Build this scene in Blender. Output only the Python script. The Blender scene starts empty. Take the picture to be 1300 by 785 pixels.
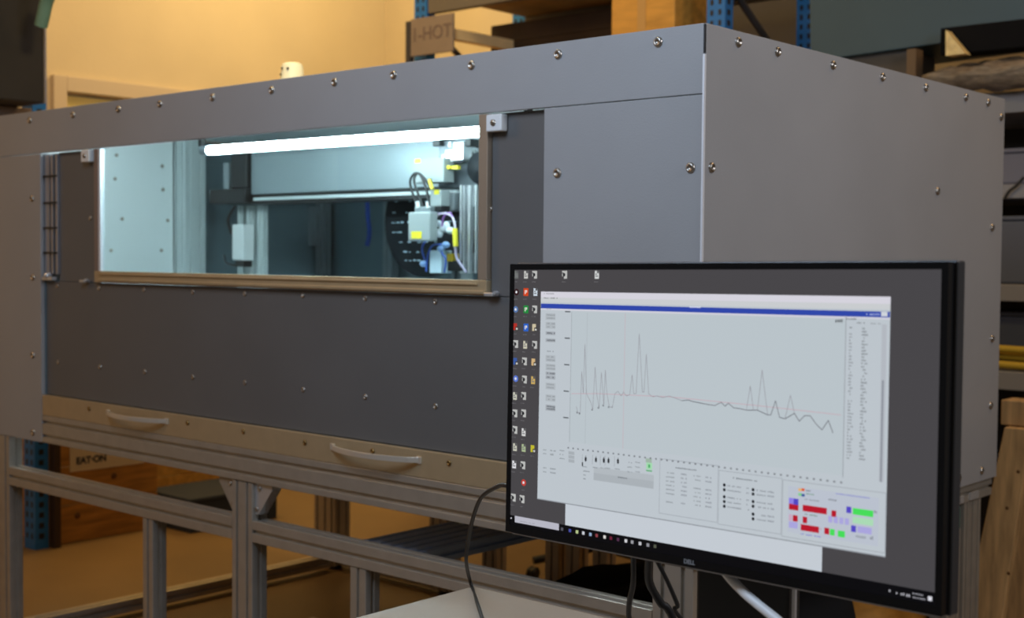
import bpy, math, random
from math import sin, cos, pi, radians
from mathutils import Vector, Matrix
random.seed(7)
sc = bpy.context.scene
COL = sc.collection

# ------------------------------------------------------------------ camera
YAW, PITCH, ROLL, FPX, CAM = -0.7219, -0.0393, 0.0084, 1662.6, Vector((1.501, -2.3, 1.40))
_f = Vector((sin(YAW)*cos(PITCH), cos(YAW)*cos(PITCH), sin(PITCH)))
_r = Vector((cos(YAW), -sin(YAW), 0)); _u = _r.cross(_f)
RR = _r*cos(ROLL) + _u*sin(ROLL); UU = _u*cos(ROLL) - _r*sin(ROLL); FF = _f
cd = bpy.data.cameras.new('camera'); cam = bpy.data.objects.new('camera', cd); COL.objects.link(cam)
cam.matrix_world = Matrix(((RR.x, UU.x, -FF.x, CAM.x), (RR.y, UU.y, -FF.y, CAM.y), (RR.z, UU.z, -FF.z, CAM.z), (0, 0, 0, 1)))
cd.sensor_width = 36; cd.lens = FPX/1300*36; cd.clip_start = .05
cd.dof.use_dof = True; cd.dof.focus_distance = 2.05; cd.dof.aperture_fstop = 6.3
sc.camera = cam

# ------------------------------------------------------------------ world, lamps, exposure
w = bpy.data.worlds.new('world'); sc.world = w; w.use_nodes = True
w.node_tree.nodes['Background'].inputs[0].default_value = (.60, .56, .52, 1)
w.node_tree.nodes['Background'].inputs[1].default_value = .10
def area(name, loc, tgt, size, power, col, sy=None):
    l = bpy.data.lights.new(name, 'AREA'); l.energy = power; l.color = col; l.size = size
    if sy: l.shape = 'RECTANGLE'; l.size_y = sy
    o = bpy.data.objects.new(name, l); COL.objects.link(o); o.location = loc
    o.rotation_euler = (Vector(tgt)-Vector(loc)).to_track_quat('-Z', 'Y').to_euler(); return o
area('daylight_lamp', (-.25, -1.7, 2.8), (-.25, 0, 1.6), .9, 34, (.62, .78, 1.0))
area('side_fill', (2.3, -.15, 2.6), (0, .4, 1.4), .8, 30, (.88, .91, 1.0))  # unseen fill light added to brighten the side panel
area('warm_wall_lamp', (-4.6, 3.3, 4.3), (-6.1, 3.4, 2.9), .5, 66, (1, .71, .30), 1.6)
area('warm_hall_lamp', (-4.3, 1.3, 4.3), (-4.3, 1.2, 0), 1.2, 38, (1, .62, .26))
area('warm_front_lamp', (-4.0, -2.4, 3.4), (-3, 0, 1.2), 1.2, 25, (1, .60, .28))
area('inner_left_fill', (-2.55, .22, 1.855), (-3.06, .45, 1.45), .12, 2.6, (.80, .96, 1.0))  # unseen fill added inside the enclosure to brighten the left liner
area('warm_roof_fill', (-1.3, .1, 3.3), (-2.4, .5, 1.9), .3, 22, (1, .82, .42))  # unseen light added and aimed to brighten the roof cap
area('warm_rack_fill', (-2.6, 1.7, 4.1), (-3.7, 3.2, 2.6), .5, 9, (1, .72, .34))  # unseen light added to brighten the board beside the sign
area('warm_rear_lamp', (1.0, 2.2, 3.9), (.2, 1.8, 1.0), .8, 22, (1, .66, .34))
sc.view_settings.view_transform = 'Standard'; sc.view_settings.look = 'None'
sc.view_settings.gamma = 1; sc.view_settings.use_curve_mapping = False
sc.view_settings.exposure = 0.0

# ------------------------------------------------------------------ helpers
def U(px, py, axis, val):                       # ray of a photo pixel met with a real plane x|y|z = val
    d = RR*((px-650)/FPX) - UU*((py-392.5)/FPX) + FF
    return CAM + d*((val-CAM[axis])/d[axis])
def lin(c):
    if isinstance(c, str):
        c = [int(c[i:i+2], 16)/255 for i in (1, 3, 5)]
        return tuple(v/12.92 if v <= .04045 else ((v+.055)/1.055)**2.4 for v in c)
    return tuple(c)
MATS = {}
def mat(name, col, rough=.5, metal=0, noise=0, nscale=8, stretch=(1, 1, 1), bump=0, bscale=60, emit=0, spec=.5, coat=0, col2=None, alpha=None):
    if name in MATS: return MATS[name]
    m = bpy.data.materials.new(name); m.use_nodes = True; nt = m.node_tree; b = nt.nodes['Principled BSDF']
    c = lin(col); b.inputs['Base Color'].default_value = (*c, 1)
    b.inputs['Roughness'].default_value = rough; b.inputs['Metallic'].default_value = metal
    b.inputs['Specular IOR Level'].default_value = spec; b.inputs['Coat Weight'].default_value = coat
    if alpha is not None: b.inputs['Alpha'].default_value = alpha
    if emit:
        b.inputs['Emission Color'].default_value = (*c, 1); b.inputs['Emission Strength'].default_value = emit
    tc = nt.nodes.new('ShaderNodeTexCoord'); mp = nt.nodes.new('ShaderNodeMapping'); mp.inputs['Scale'].default_value = stretch
    nt.links.new(tc.outputs['Object'], mp.inputs['Vector'])
    if noise:
        n = nt.nodes.new('ShaderNodeTexNoise'); n.inputs['Scale'].default_value = nscale; n.inputs['Detail'].default_value = 5
        nt.links.new(mp.outputs[0], n.inputs['Vector'])
        r = nt.nodes.new('ShaderNodeValToRGB'); e = r.color_ramp.elements
        c2 = lin(col2) if col2 else tuple(v*(1-noise) for v in c)
        e[0].position = .32; e[0].color = (*c2, 1); e[1].position = .68; e[1].color = (*[min(1, v*(1+noise*.5)) for v in c], 1)
        nt.links.new(n.outputs['Fac'], r.inputs[0]); nt.links.new(r.outputs[0], b.inputs['Base Color'])
    if bump:
        n2 = nt.nodes.new('ShaderNodeTexNoise'); n2.inputs['Scale'].default_value = bscale
        nt.links.new(mp.outputs[0], n2.inputs['Vector'])
        bp = nt.nodes.new('ShaderNodeBump'); bp.inputs['Strength'].default_value = bump; bp.inputs['Distance'].default_value = .01
        nt.links.new(n2.outputs['Fac'], bp.inputs['Height']); nt.links.new(bp.outputs[0], b.inputs['Normal'])
    MATS[name] = m; return m

class MB:
    def __init__(s): s.v = []; s.f = []; s.mi = []; s.sm = []; s.m = []
    def idx(s, m):
        if m not in s.m: s.m.append(m)
        return s.m.index(m)
    def add(s, vs, fs, m=None, smooth=False):
        o = len(s.v); s.v += [tuple(v) for v in vs]; k = s.idx(m)
        for f in fs: s.f.append(tuple(i+o for i in f)); s.mi.append(k); s.sm.append(smooth)
        return s
    def box(s, a, b, m=None):
        x0, y0, z0 = a; x1, y1, z1 = b
        vs = [(x0, y0, z0), (x1, y0, z0), (x1, y1, z0), (x0, y1, z0), (x0, y0, z1), (x1, y0, z1), (x1, y1, z1), (x0, y1, z1)]
        return s.add(vs, [(3, 2, 1, 0), (4, 5, 6, 7), (0, 1, 5, 4), (1, 2, 6, 5), (2, 3, 7, 6), (3, 0, 4, 7)], m)
    def prism(s, pts, h0, h1, axis=2, m=None, smooth=False):   # polygon in the two other axes, extruded on axis
        def P(a, b, c): return {0: (c, a, b), 1: (a, c, b), 2: (a, b, c)}[axis]
        n = len(pts); vs = [P(a, b, h0) for a, b in pts] + [P(a, b, h1) for a, b in pts]
        fs = [(i, (i+1) % n, (i+1) % n+n, i+n) for i in range(n)]
        s.add(vs, fs, m, smooth); return s.add(vs, [tuple(range(n))[::-1], tuple(range(n, 2*n))], m)
    def lathe(s, prof, n=16, c=(0, 0, 0), axis=2, m=None, sx=1):  # prof (r,h)
        vs = []
        for r, h in prof:
            for i in range(n):
                t = 2*pi*i/n; a, b = r*cos(t), r*sin(t)
                q = {0: (h, a, b), 1: (a, h, b), 2: (a, b, h)}[axis]
                vs.append((q[0]+c[0], q[1]+c[1], q[2]+c[2]))
        fs = [(j*n+i, j*n+(i+1) % n, (j+1)*n+(i+1) % n, (j+1)*n+i) for j in range(len(prof)-1) for i in range(n)]
        s.add(vs, fs, m, True); k = len(prof)-1
        return s.add(vs, [tuple(range(n))[::-1], tuple(k*n+i for i in range(n))], m)
    def tube(s, pts, r, n=8, m=None, sub=6):
        pts = [Vector(p) for p in pts]
        if len(pts) > 2 and sub > 1:      # catmull-rom
            o = []
            P = [pts[0]*2-pts[1]]+pts+[pts[-1]*2-pts[-2]]
            for i in range(1, len(P)-2):
                for k in range(sub):
                    t = k/sub; a, b, c, d = P[i-1:i+3]
                    o.append(.5*((2*b)+(c-a)*t+(2*a-5*b+4*c-d)*t*t+(3*b-a-3*c+d)*t**3))
            pts = o+[pts[-1]]
        vs = []; up = Vector((.13, .21, 1)).normalized()
        for i, p in enumerate(pts):
            t = (pts[min(i+1, len(pts)-1)]-pts[max(i-1, 0)]).normalized()
            a = t.cross(up)
            if a.length < .1: a = t.cross(Vector((1, 0, 0)))
            a.normalize(); b = t.cross(a)
            vs += [p+a*(r*cos(2*pi*k/n))+b*(r*sin(2*pi*k/n)) for k in range(n)]
        fs = [(j*n+k, j*n+(k+1) % n, (j+1)*n+(k+1) % n, (j+1)*n+k) for j in range(len(pts)-1) for k in range(n)]
        s.add(vs, fs, m, True); L = (len(pts)-1)*n
        return s.add(vs, [tuple(range(n))[::-1], tuple(L+k for k in range(n))], m)
    def build(s, name, parent=None, m=None, bevel=0, **pr):
        me = bpy.data.meshes.new(name); me.from_pydata(s.v, [], s.f)
        for x in s.m: me.materials.append(x or m)
        me.polygons.foreach_set('material_index', s.mi); me.polygons.foreach_set('use_smooth', s.sm); me.update()
        o = bpy.data.objects.new(name, me); COL.objects.link(o)
        if parent is not None: place(o, parent)
        if bevel:
            q = o.modifiers.new('bevel', 'BEVEL'); q.width = bevel; q.segments = 2; q.limit_method = 'ANGLE'
        for k, v in pr.items(): o[k] = v
        return o
WL = {}
def place(o, parent):                           # geometry is written in world metres; keep it there under the parent
    p = WL.get(parent.name, Vector((0, 0, 0))); o.parent = parent; WL[o.name] = p
    if o.type == 'MESH' and p.length: o.data.transform(Matrix.Translation(-p))
def thing(name, label, cat, loc=(0, 0, 0), group=None):
    o = bpy.data.objects.new(name, None); COL.objects.link(o); o.location = loc; o.empty_display_size = .1
    WL[o.name] = Vector(loc); o['label'] = label; o['category'] = cat
    if group: o['group'] = group
    return o
def solo(mb, name, label, cat, m=None, bevel=0, group=None):
    o = mb.build(name, None, m, bevel); o['label'] = label; o['category'] = cat
    if group: o['group'] = group
    return o
def bx(name, parent, a, b, m, bevel=0, **pr): return MB().box(a, b).build(name, parent, m, bevel, **pr)
def slotted(w, h, sw=.010, d=.010, pitch=.045):   # T-slot aluminium profile outline
    out = []
    for k in range(4):
        L, T = (w, h) if k % 2 == 0 else (h, w); n = max(1, round(L/pitch)); seg = [(-L/2, -T/2)]
        for i in range(n):
            c = -L/2+(i+.5)*L/n
            seg += [(c-sw/2, -T/2), (c-sw/2, -T/2+d), (c+sw/2, -T/2+d), (c+sw/2, -T/2)]
        for a, b in seg:
            for _ in range(k): a, b = -b, a
            out.append((a, b))
    return out
def profile(name, parent, a, b, axis, m, **pr):   # profile filling the box a..b, running along axis
    o2 = [i for i in range(3) if i != axis]
    w, h = b[o2[0]]-a[o2[0]], b[o2[1]]-a[o2[1]]; c0, c1 = (a[o2[0]]+b[o2[0]])/2, (a[o2[1]]+b[o2[1]])/2
    pts = [(c0+x, c1+y) for x, y in slotted(w, h)]
    return MB().prism(pts, a[axis], b[axis], axis).build(name, parent, m, .0016, **pr)
def copy_part(o, parent, delta):
    c = o.copy(); COL.objects.link(c); c.parent = parent; c.location = Vector(o.location)+Vector(delta); return c
def text_mesh(name, txt, size, m, parent, mtx, ext=.0004, bold=0):
    cu = bpy.data.curves.new(name, 'FONT'); cu.body = txt; cu.size = size; cu.extrude = ext; cu.offset = bold
    cu.align_x = 'CENTER'; cu.align_y = 'CENTER'
    o = bpy.data.objects.new(name, cu); COL.objects.link(o); bpy.context.view_layer.update()
    me = bpy.data.meshes.new_from_object(o.evaluated_get(bpy.context.evaluated_depsgraph_get())); bpy.data.objects.remove(o)
    me.transform(mtx); me.materials.clear(); me.materials.append(m)
    r = bpy.data.objects.new(name, me); COL.objects.link(r); place(r, parent); return r
def frame_mtx(o, x, y):
    x = Vector(x).normalized(); y = Vector(y).normalized(); z = x.cross(y)
    return Matrix(((x.x, y.x, z.x, o[0]), (x.y, y.y, z.y, o[1]), (x.z, y.z, z.z, o[2]), (0, 0, 0, 1)))

# ------------------------------------------------------------------ materials
M_panel = mat('grey_painted_panel', (.345, .345, .35), .42, noise=.05, nscale=3, bump=.05, bscale=250)
M_dark = mat('dark_grey_door_panel', (.135, .133, .132), .38, noise=.06, nscale=3, bump=.04, bscale=250)
M_alu = mat('aluminium_profile', (.49, .45, .385), .32, .55, noise=.08, nscale=20)
M_aluw = mat('bright_aluminium_edge', (.86, .87, .9), .35, .3)
M_warm_refl = mat('aluminium_warm_reflection', (.56, .44, .27), .42, .5, noise=.06, nscale=20)  # warm room reflection on the bare aluminium is painted into this colour
M_bolt = mat('brassy_bolt', (.30, .19, .07), .35, .9)
M_steel = mat('screw_steel', (.42, .38, .33), .28, .95)
M_zinc = mat('zinc_plate', (.75, .76, .78), .3, .7)
M_white = mat('white_paint', (.78, .80, .80), .45)
M_liner = mat('pale_liner_sheet', (.86, .90, .90), .45, noise=.05, nscale=2)
M_inner = mat('dark_blue_grey_sheet', (.16, .22, .25), .35, noise=.15, nscale=3)
M_black = mat('black_plastic', (.012, .012, .013), .42)
M_rubber = mat('black_rubber', (.010, .010, .011), .5)
M_wood = mat('pine_board', (.56, .26, .05), .6, noise=.35, nscale=5, stretch=(9, 1, 9), bump=.2)
M_woodz = mat('pine_leg', (.62, .38, .16), .6, noise=.35, nscale=6, stretch=(8, 8, .8), bump=.15)
M_knot = mat('wood_knot', (.16, .07, .02), .7)
M_ply = mat('plywood_orange', (.70, .36, .07), .6, noise=.2, nscale=5, stretch=(1, 6, 6))
M_blue = mat('blue_rack_steel', (.02, .20, .62), .45, noise=.15, nscale=10)
M_yel = mat('yellow_label', (.85, .70, .04), .5)

# ------------------------------------------------------------------ the setting
def struct(name, mb, m, **k): return mb.build(name, None, m, kind='structure', **k)
M_floor = mat('brown_hall_floor', (.25, .155, .06), .5, noise=.22, nscale=1.2, bump=.05, bscale=90)
M_wall = mat('cream_plaster_wall', (.62, .52, .36), .85, noise=.05, nscale=2, bump=.1, bscale=40)
struct('floor', MB().box((-6.1, -4.2, -.1), (4, 4.8, 0)), M_floor)
struct('wall_left', MB().box((-6.1, -4.2, 0), (-6, 1.99, 4.6)).box((-6.1, 2.95, 0), (-6, 4.8, 4.6)).box((-6.1, 1.99, 2.40), (-6, 2.95, 4.6)), M_wall)
struct('wall_back', MB().box((-6, 4.7, 0), (4, 4.8, 4.6)), M_wall)
struct('ceiling', MB().box((-6.1, -4.2, 4.6), (4, 4.8, 4.7)), mat('ceiling_paint', (.55, .5, .42), .9))
M_trim = mat('cream_trim', (.55, .46, .36), .6)
dr = struct('door_1', MB().box((-6.08, 2.0, .01), (-6.04, 2.94, 2.39)), mat('door_cream', (.95, .78, .30), .5))
MB().box((-6.0, 1.90, 0), (-5.955, 1.99, 2.50)).box((-6.0, 2.95, 0), (-5.955, 3.04, 2.50)).box((-6.0, 1.99, 2.405), (-5.955, 2.95, 2.50)).build('door_frame', dr, M_trim, .004)
MB().lathe([(.03, 0), (.03, .02), (.012, .025), (.012, .06), (.03, .07), (.028, .09)], 14, (-6.035, 2.86, 1.05), 0).build('door_handle', dr, M_zinc)

# ------------------------------------------------------------------ the test enclosure (one machine: shell, door, stand)
cab = thing('machine_enclosure', 'large grey sheet-metal machine enclosure with a long window, on an aluminium profile stand', 'machine')
XL, XR, ZT, ZB, YB = -3.10, 0.0, 1.887, .75, 1.63
RL, RRX = -2.675, -.431                           # recess between left and right front panels
bx('top_strip', cab, (XL, 0, 1.7425), (-.004, .014, ZT), M_panel, .0012)
bx('left_panel', cab, (XL, 0, ZB), (RL, .014, 1.7405), M_panel, .0012)
bx('right_panel', cab, (RRX, 0, ZB), (-.004, .014, 1.7405), M_panel, .0012)
bx('side_panel', cab, (-.0125, .0045, ZB), (0, YB, ZT), M_panel, .0012)
bx('corner_strip', cab, (-.0035, -.0025, ZB), (.0012, .0035, 1.823), M_aluw, label='bright aluminium edge strip')
bx('corner_gap', cab, (-.0038, .0002, 1.826), (-.0002, .0042, 1.885), M_black)
bx('roof_panel', cab, (XL, .015, ZT-.014), (-.014, YB-.001, ZT-.001), M_panel)
bx('rear_panel', cab, (XL+.001, YB-.014, ZB), (-.014, YB-.002, ZT-.016), M_inner)
bx('outer_left_panel', cab, (XL, .015, ZB), (XL+.012, YB-.016, ZT-.016), M_panel)
bx('roof_bounce_sheet', cab, (-3.05, .05, 1.868), (-.10, 1.55, 1.872), M_liner)  # pale sheet added under the roof to bounce the tube light
bx('base_plate', cab, (XL+.014, .095, ZB), (-.014, YB-.016, ZB+.012), M_liner)
bx('liner_panel', cab, (-3.075, .10, .77), (-3.06, .79, 1.865), M_liner, label='pale inner wall sheet')
bx('inner_wall', cab, (-3.075, .92, .77), (-3.062, 1.60, 1.865), M_inner)
M_glow = mat('pale_profile', (.66, .72, .72), .4, .2)
profile('inner_post', cab, (-3.075, .80, .77), (-2.99, .90, 1.865), 2, M_glow)
for (x0, y0) in ((-3.05, 1.53), (-2.62, 1.54), (-1.9, 1.54), (-1.2, 1.54)):
    profile('inner_post', cab, (x0, y0, .77), (x0+.05, y0+.05, 1.865), 2, mat('grey_profile', (.30, .34, .36), .4, .5))
bx('lower_panel', cab, (RL+.003, .018, .9165), (RRX-.002, .028, 1.306), M_dark, .001, label='dark grey lower front sheet')
bx('upper_dark_panel', cab, (-.607, .020, 1.308), (RRX-.002, .028, 1.741), M_dark, label='dark grey sheet right of the window')
bx('upper_dark_panel', cab, (-2.585, .020, 1.308), (-2.345, .028, 1.741), M_dark, label='dark grey sheet left of the window')
bx('bottom_trim', cab, (RL+.002, .001, .846), (RRX-.002, .017, .915), M_warm_refl, .001, label='aluminium trim plate under the lower sheet')
profile('front_beam', cab, (RL+.002, .001, ZB+.001), (RRX-.002, .088, .845), 0, M_alu)
bx('leak_backing', cab, (RL+.001, .0285, .848), (RRX, .034, 1.30), M_inner)  # backing sheets added to block light leaking through the panel gaps
bx('leak_backing', cab, (-2.60, .0285, 1.3005), (-2.344, .034, 1.741), M_inner)
bx('leak_backing', cab, (-.609, .0285, 1.3005), (RRX, .034, 1.741), M_inner)
bx('seam_leak_block', cab, (RL-.04, .0145, .848), (RL+.002, .034, 1.741), M_inner)  # added behind the left seam to stop inside light leaking out
bx('door_channel', cab, (RL+.001, .035, 1.30), (-2.60, .05, 1.741), M_inner)
# lift guides left of the window
M_lil = mat('guide_rail_steel', (.55, .56, .62), .3, .85)
for x0, x1 in ((-2.668, -2.640), (-2.628, -2.616), (-2.598, -2.586)):
    bx('guide_rail', cab, (x0, .012, 1.33), (x1, .033, 1.738), M_lil, .001)
gj = bx('guide_clip', cab, (-2.669, .006, 1.40), (-2.585, .011, 1.406), M_black)
for dz in (.085, .17, .26): copy_part(gj, cab, (0, 0, dz))
MB().lathe([(.012, 0), (.012, .012), (.005, .014)], 10, (-2.64, .004, 1.325), 0).box((-2.665, -.002, 1.310), (-2.60, .016, 1.322)).build('guide_latch', cab, M_zinc)
# screws
def screw_mesh(r, mname='screw'):
    mb = MB(); t = r*.55
    mb.lathe([(r*1.0, 0), (r*.98, t*.35), (r*.8, t*.78), (r*.5, t), (r*.46, t*.55), (.0004, t*.5)], 12)
    o = mb.build(mname, None, M_steel); me = o.data; bpy.data.objects.remove(o); return me
SM = screw_mesh(.0115); SS = screw_mesh(.0075)
SB = SS.copy(); SB.materials.clear(); SB.materials.append(M_bolt)
def screw(p, d, me=SM, parent=cab, name='screw'):
    o = bpy.data.objects.new(name, me); COL.objects.link(o); o.parent = parent
    o.location = Vector(p)-WL.get(parent.name, Vector((0, 0, 0))); o.rotation_euler = Vector(d).to_track_quat('Z', 'Y').to_euler(); return o
for x in (-3.04, -2.743, -2.461, -2.19, -1.961, -1.693, -1.419, -1.155, -.929, -.659, -.391, -.117): screw((x, 0, 1.859), (0, -1, 0))
for x, z in ((-.39, 1.592), (-.031, 1.590), (-.39, 1.15), (-.031, 1.15), (-.031, .80), (-.39, .80)): screw((x, 0, z), (0, -1, 0))
for px, py in ((41, 252), (42, 352), (42, 451), (42, 549)): screw(U(px, py, 1, 0), (0, -1, 0))
for y in (.127, .292, .55, .812, 1.07, 1.337, 1.498): screw((0, y, 1.863), (1, 0, 0))
for y, z in ((.030, 1.591), (1.159, 1.591), (1.55, 1.50), (1.57, 1.17), (1.60, 1.83), (1.57, .97), (1.346, .78), (1.513, .781), (.9, .78), (.5, .78), (.03, 1.17), (.03, .8)): screw((0, y, z), (1, 0, 0))
for px, py in ((73, 363), (126, 366), (183, 368), (245, 371), (311, 373), (385, 375), (464, 379), (553, 383), (74, 460), (127, 466), (184, 472), (245, 479), (311, 486), (385, 495), (464, 504), (553, 516)):
    screw(U(px, py, 1, .018), (0, -1, 0), SS)
for px, py in ((113, 519), (238, 537), (309, 548), (387, 562), (473, 573), (570, 588)): screw(U(px, py, 1, 0), (0, -1, 0), SB, name='bolt')
screw(U(623, 266, 1, .02), (0, -1, 0), SS); screw(U(115, 277, 1, .02), (0, -1, 0), SS)
for px, py in ((148, 197), (146, 227), (155, 278), (141, 318), (206, 211), (207, 241), (213, 280), (205, 318)): screw(U(px, py, 0, -3.06), (1, 0, 0), SS)
# window sash: frame, glass, brackets
sash = bx('window_sash', cab, (-2.343, .004, 1.308), (-.610, .030, 1.345), M_warm_refl, .001, label='window sash of bare aluminium with ribbed lower rail')
bx('sash_rib', sash, (-2.31, -.003, 1.312), (-.612, .004, 1.320), M_warm_refl, .001)
bx('sash_rib', sash, (-2.31, -.001, 1.333), (-.638, .004, 1.3385), M_warm_refl, .001)
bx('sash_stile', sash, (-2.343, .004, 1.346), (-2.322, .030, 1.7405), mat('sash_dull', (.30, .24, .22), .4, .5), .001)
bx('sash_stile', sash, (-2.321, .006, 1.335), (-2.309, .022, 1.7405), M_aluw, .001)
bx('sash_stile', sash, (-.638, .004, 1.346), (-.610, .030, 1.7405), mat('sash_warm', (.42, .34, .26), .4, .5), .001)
gm = bpy.data.materials.new('window_glass'); gm.use_nodes = True; nt = gm.node_tree; nt.nodes.clear()
o_ = nt.nodes.new('ShaderNodeOutputMaterial'); mx = nt.nodes.new('ShaderNodeMixShader'); tr = nt.nodes.new('ShaderNodeBsdfTransparent')
gl = nt.nodes.new('ShaderNodeBsdfGlossy'); fr = nt.nodes.new('ShaderNodeFresnel')
tr.inputs[0].default_value = (.90, .97, .98, 1); gl.inputs['Roughness'].default_value = .02; fr.inputs[0].default_value = 1.45
ge = nt.nodes.new('ShaderNodeNewGeometry'); ml = nt.nodes.new('ShaderNodeMath'); iv = nt.nodes.new('ShaderNodeMath'); iv.operation = 'SUBTRACT'; iv.inputs[0].default_value = 1; ml.operation = 'MULTIPLY'   # no total internal reflection at the rear face of the thin pane
nt.links.new(ge.outputs['Backfacing'], iv.inputs[1]); nt.links.new(fr.outputs[0], ml.inputs[0]); nt.links.new(iv.outputs[0], ml.inputs[1]); nt.links.new(ml.outputs[0], mx.inputs[0]); nt.links.new(tr.outputs[0], mx.inputs[1]); nt.links.new(gl.outputs[0], mx.inputs[2]); nt.links.new(mx.outputs[0], o_.inputs[0])
bx('glass_pane', sash, (-2.308, .014, 1.344), (-.639, .018, 1.7405), gm)
for px, py, s in ((108, 198, 1), (627, 156, 1)):
    c = U(px, py, 1, -.004)
    b = MB().box((c.x-.024, -.006, c.z-.020), (c.x+.024, .018, c.z+.020)).build('sash_bracket', cab, M_white, .003, label='small white corner bracket')
    MB().lathe([(.008, 0), (.007, -.004), (.003, -.005)], 10, (c.x, -.006, c.z), 1).build('bracket_screw', b, M_steel)
for px, py in ((105, 357), (621, 374)):
    c = U(px, py, 1, 0); MB().box((c.x-.012, -.006, c.z-.004), (c.x+.016, .017, c.z+.004)).lathe([(.005, 0), (.005, -.01)], 8, (c.x+.02, .006, c.z+.004), 1).build('sash_latch', cab, M_zinc, .001)
# bow handles
for x0, x1 in ((-2.258, -1.927), (-1.160, -.828)):
    pts = []
    for i in range(15):
        t = i/14; x = x0+(x1-x0)*t; y = .0-.045*sin(pi*t)**.7; pts.append((x, y))
    mb = MB(); vs = []
    for x, y in pts: vs += [(x, y-.002, .883), (x, y+.003, .883), (x, y+.003, .897), (x, y-.002, .897)]
    fs = [(i*4+k, i*4+(k+1) % 4, i*4+4+(k+1) % 4, i*4+4+k) for i in range(14) for k in range(4)]+[(0, 1, 2, 3), (59, 58, 57, 56)]
    mb.add(vs, fs, None, False).box((x0-.006, -.003, .881), (x0+.010, .001, .899)).box((x1-.010, -.003, .881), (x1+.006, .001, .899))
    mb.build('door_handle', cab, mat('handle_satin', (.80, .74, .64), .3, .6), .0008)
# stand: posts and rails of slotted aluminium
profile('stand_post', cab, (-3.01, .001, .02), (-2.905, .052, .748), 2, M_alu)
profile('stand_post', cab, (-1.602, .001, .02), (-1.508, .055, .748), 2, M_alu)
profile('stand_post', cab, (-2.062, .001, .02), (-2.008, .052, .573), 2, M_alu)
profile('stand_post', cab, (-1.088, .001, .02), (-1.028, .052, .578), 2, M_alu)
profile('stand_post', cab, (-.115, .001, .02), (-.012, .09, .748), 2, M_alu)
profile('stand_rail', cab, (-2.904, .001, .575), (-1.603, .052, .640), 0, M_alu)
profile('stand_rail', cab, (-1.507, .001, .580), (-.116, .052, .642), 0, M_alu)
profile('stand_post', cab, (-3.09, 1.56, .02), (-3.00, 1.61, .748), 2, M_alu)
profile('stand_post', cab, (-2.99, 1.52, .02), (-2.90, 1.61, .748), 2, M_alu)
profile('stand_post', cab, (-2.33, 1.54, .02), (-2.20, 1.60, .748), 2, M_alu)
profile('stand_post', cab, (-2.03, 1.54, .02), (-1.95, 1.60, .748), 2, M_alu)
for x in (-1.70, -1.60, -1.47): profile('stand_post', cab, (x, 1.54, .02), (x+.065, 1.60, .748), 2, M_alu)
profile('stand_post', cab, (-.065, 1.315, .02), (-.012, 1.40, .625), 2, M_alu)
profile('stand_post', cab, (-.10, 1.425, .02), (-.012, 1.545, .694), 2, M_alu)
profile('stand_rail', cab, (-.10, .10, .695), (-.010, 1.62, .749), 1, M_alu)
profile('stand_rail', cab, (-2.96, .06, .02), (-2.90, 1.50, .07), 1, M_alu)
profile('stand_rail', cab, (-1.58, .06, .02), (-1.52, 1.53, .07), 1, M_alu)
profile('stand_rail', cab, (-2.89, 1.545, .02), (-1.75, 1.605, .08), 0, M_alu)
profile('stand_rail', cab, (-2.2, .75, .02), (-1.59, .81, .07), 0, M_alu)
profile('cable_tray', cab, (-1.185, .055, .575), (-.955, .80, .615), 1, mat('blue_grey_profile', (.38, .50, .72), .45, .3))
bx('underside_box', cab, (-.95, .35, .68), (-.3, 1.2, .748), M_black)
for s, x in ((1, -1.507), (-1, -1.603)):            # gussets at the middle post
    MB().prism([(x, .748), (x+s*.075, .748), (x+s*.075, .735), (x+s*.014, .66), (x, .66)], .012, .045, 1).build('gusset', cab, M_zinc if s > 0 else M_alu, .001)
    screw((x+s*.02, .011, .735), (0, -1, 0), SS, name='bolt'); screw((x+s*.008, .011, .675), (0, -1, 0), SS, name='bolt')
for y in (1.36, 1.47): bx('post_bracket', cab, (-.011, y-.02, .70), (-.004, y+.04, .722), M_zinc, .001)
bx('post_cap', cab, (-.06, 1.32, .626), (-.014, 1.40, .69), mat('green_clear_plastic', (.12, .22, .17), .2), .004, label='greenish plastic cover on the rear post')
screw((-.012, 1.36, .47), (1, 0, 0), SM, name='bolt')
foot = MB().lathe([(.03, 0), (.03, .012), (.008, .016), (.008, .021)], 12, (-3.0+.045, .026, 0)).build('levelling_foot', cab, M_black)
for x, y in ((-1.555, .026), (-2.035, .026), (-1.058, .026), (-.063, .045), (-3.045, 1.58), (-2.945, 1.565), (-2.265, 1.57), (-1.99, 1.57), (-1.667, 1.57), (-1.567, 1.57), (-1.437, 1.57), (-.04, 1.357), (-.056, 1.485)):
    copy_part(foot, cab, (x+2.955, y-.026, 0))

# ------------------------------------------------------------------ things inside the enclosure
M_tube = bpy.data.materials.new('tube_glow'); M_tube.use_nodes = True
b_ = M_tube.node_tree.nodes['Principled BSDF']; b_.inputs['Emission Color'].default_value = (.80, .96, 1.0, 1); b_.inputs['Emission Strength'].default_value = 52
tl = thing('tube_light', 'bright white tube lamp glowing across the top of the enclosure window', 'lamp', (-1.6, .36, 1.75))
A = Vector((-2.171, .329, 1.75)); B = Vector((-.86, .41, 1.752)); D = (B-A).normalized()
MB().tube([A, B], .0145, 14).build('tube', tl, M_tube)
MB().tube([A-D*.035, A], .0155, 14).build('end_cap', tl, mat('grey_cap', (.3, .34, .38), .4))
MB().tube([B, B+D*.035], .0155, 14).build('end_cap', tl, mat('grey_cap', 0))
bx('lamp_bracket', tl, (-2.225, .325, 1.765), (-2.213, .345, 1.867), M_black); bx('lamp_bracket', tl, (-.84, .40, 1.77), (-.825, .42, 1.867), M_black)

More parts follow.
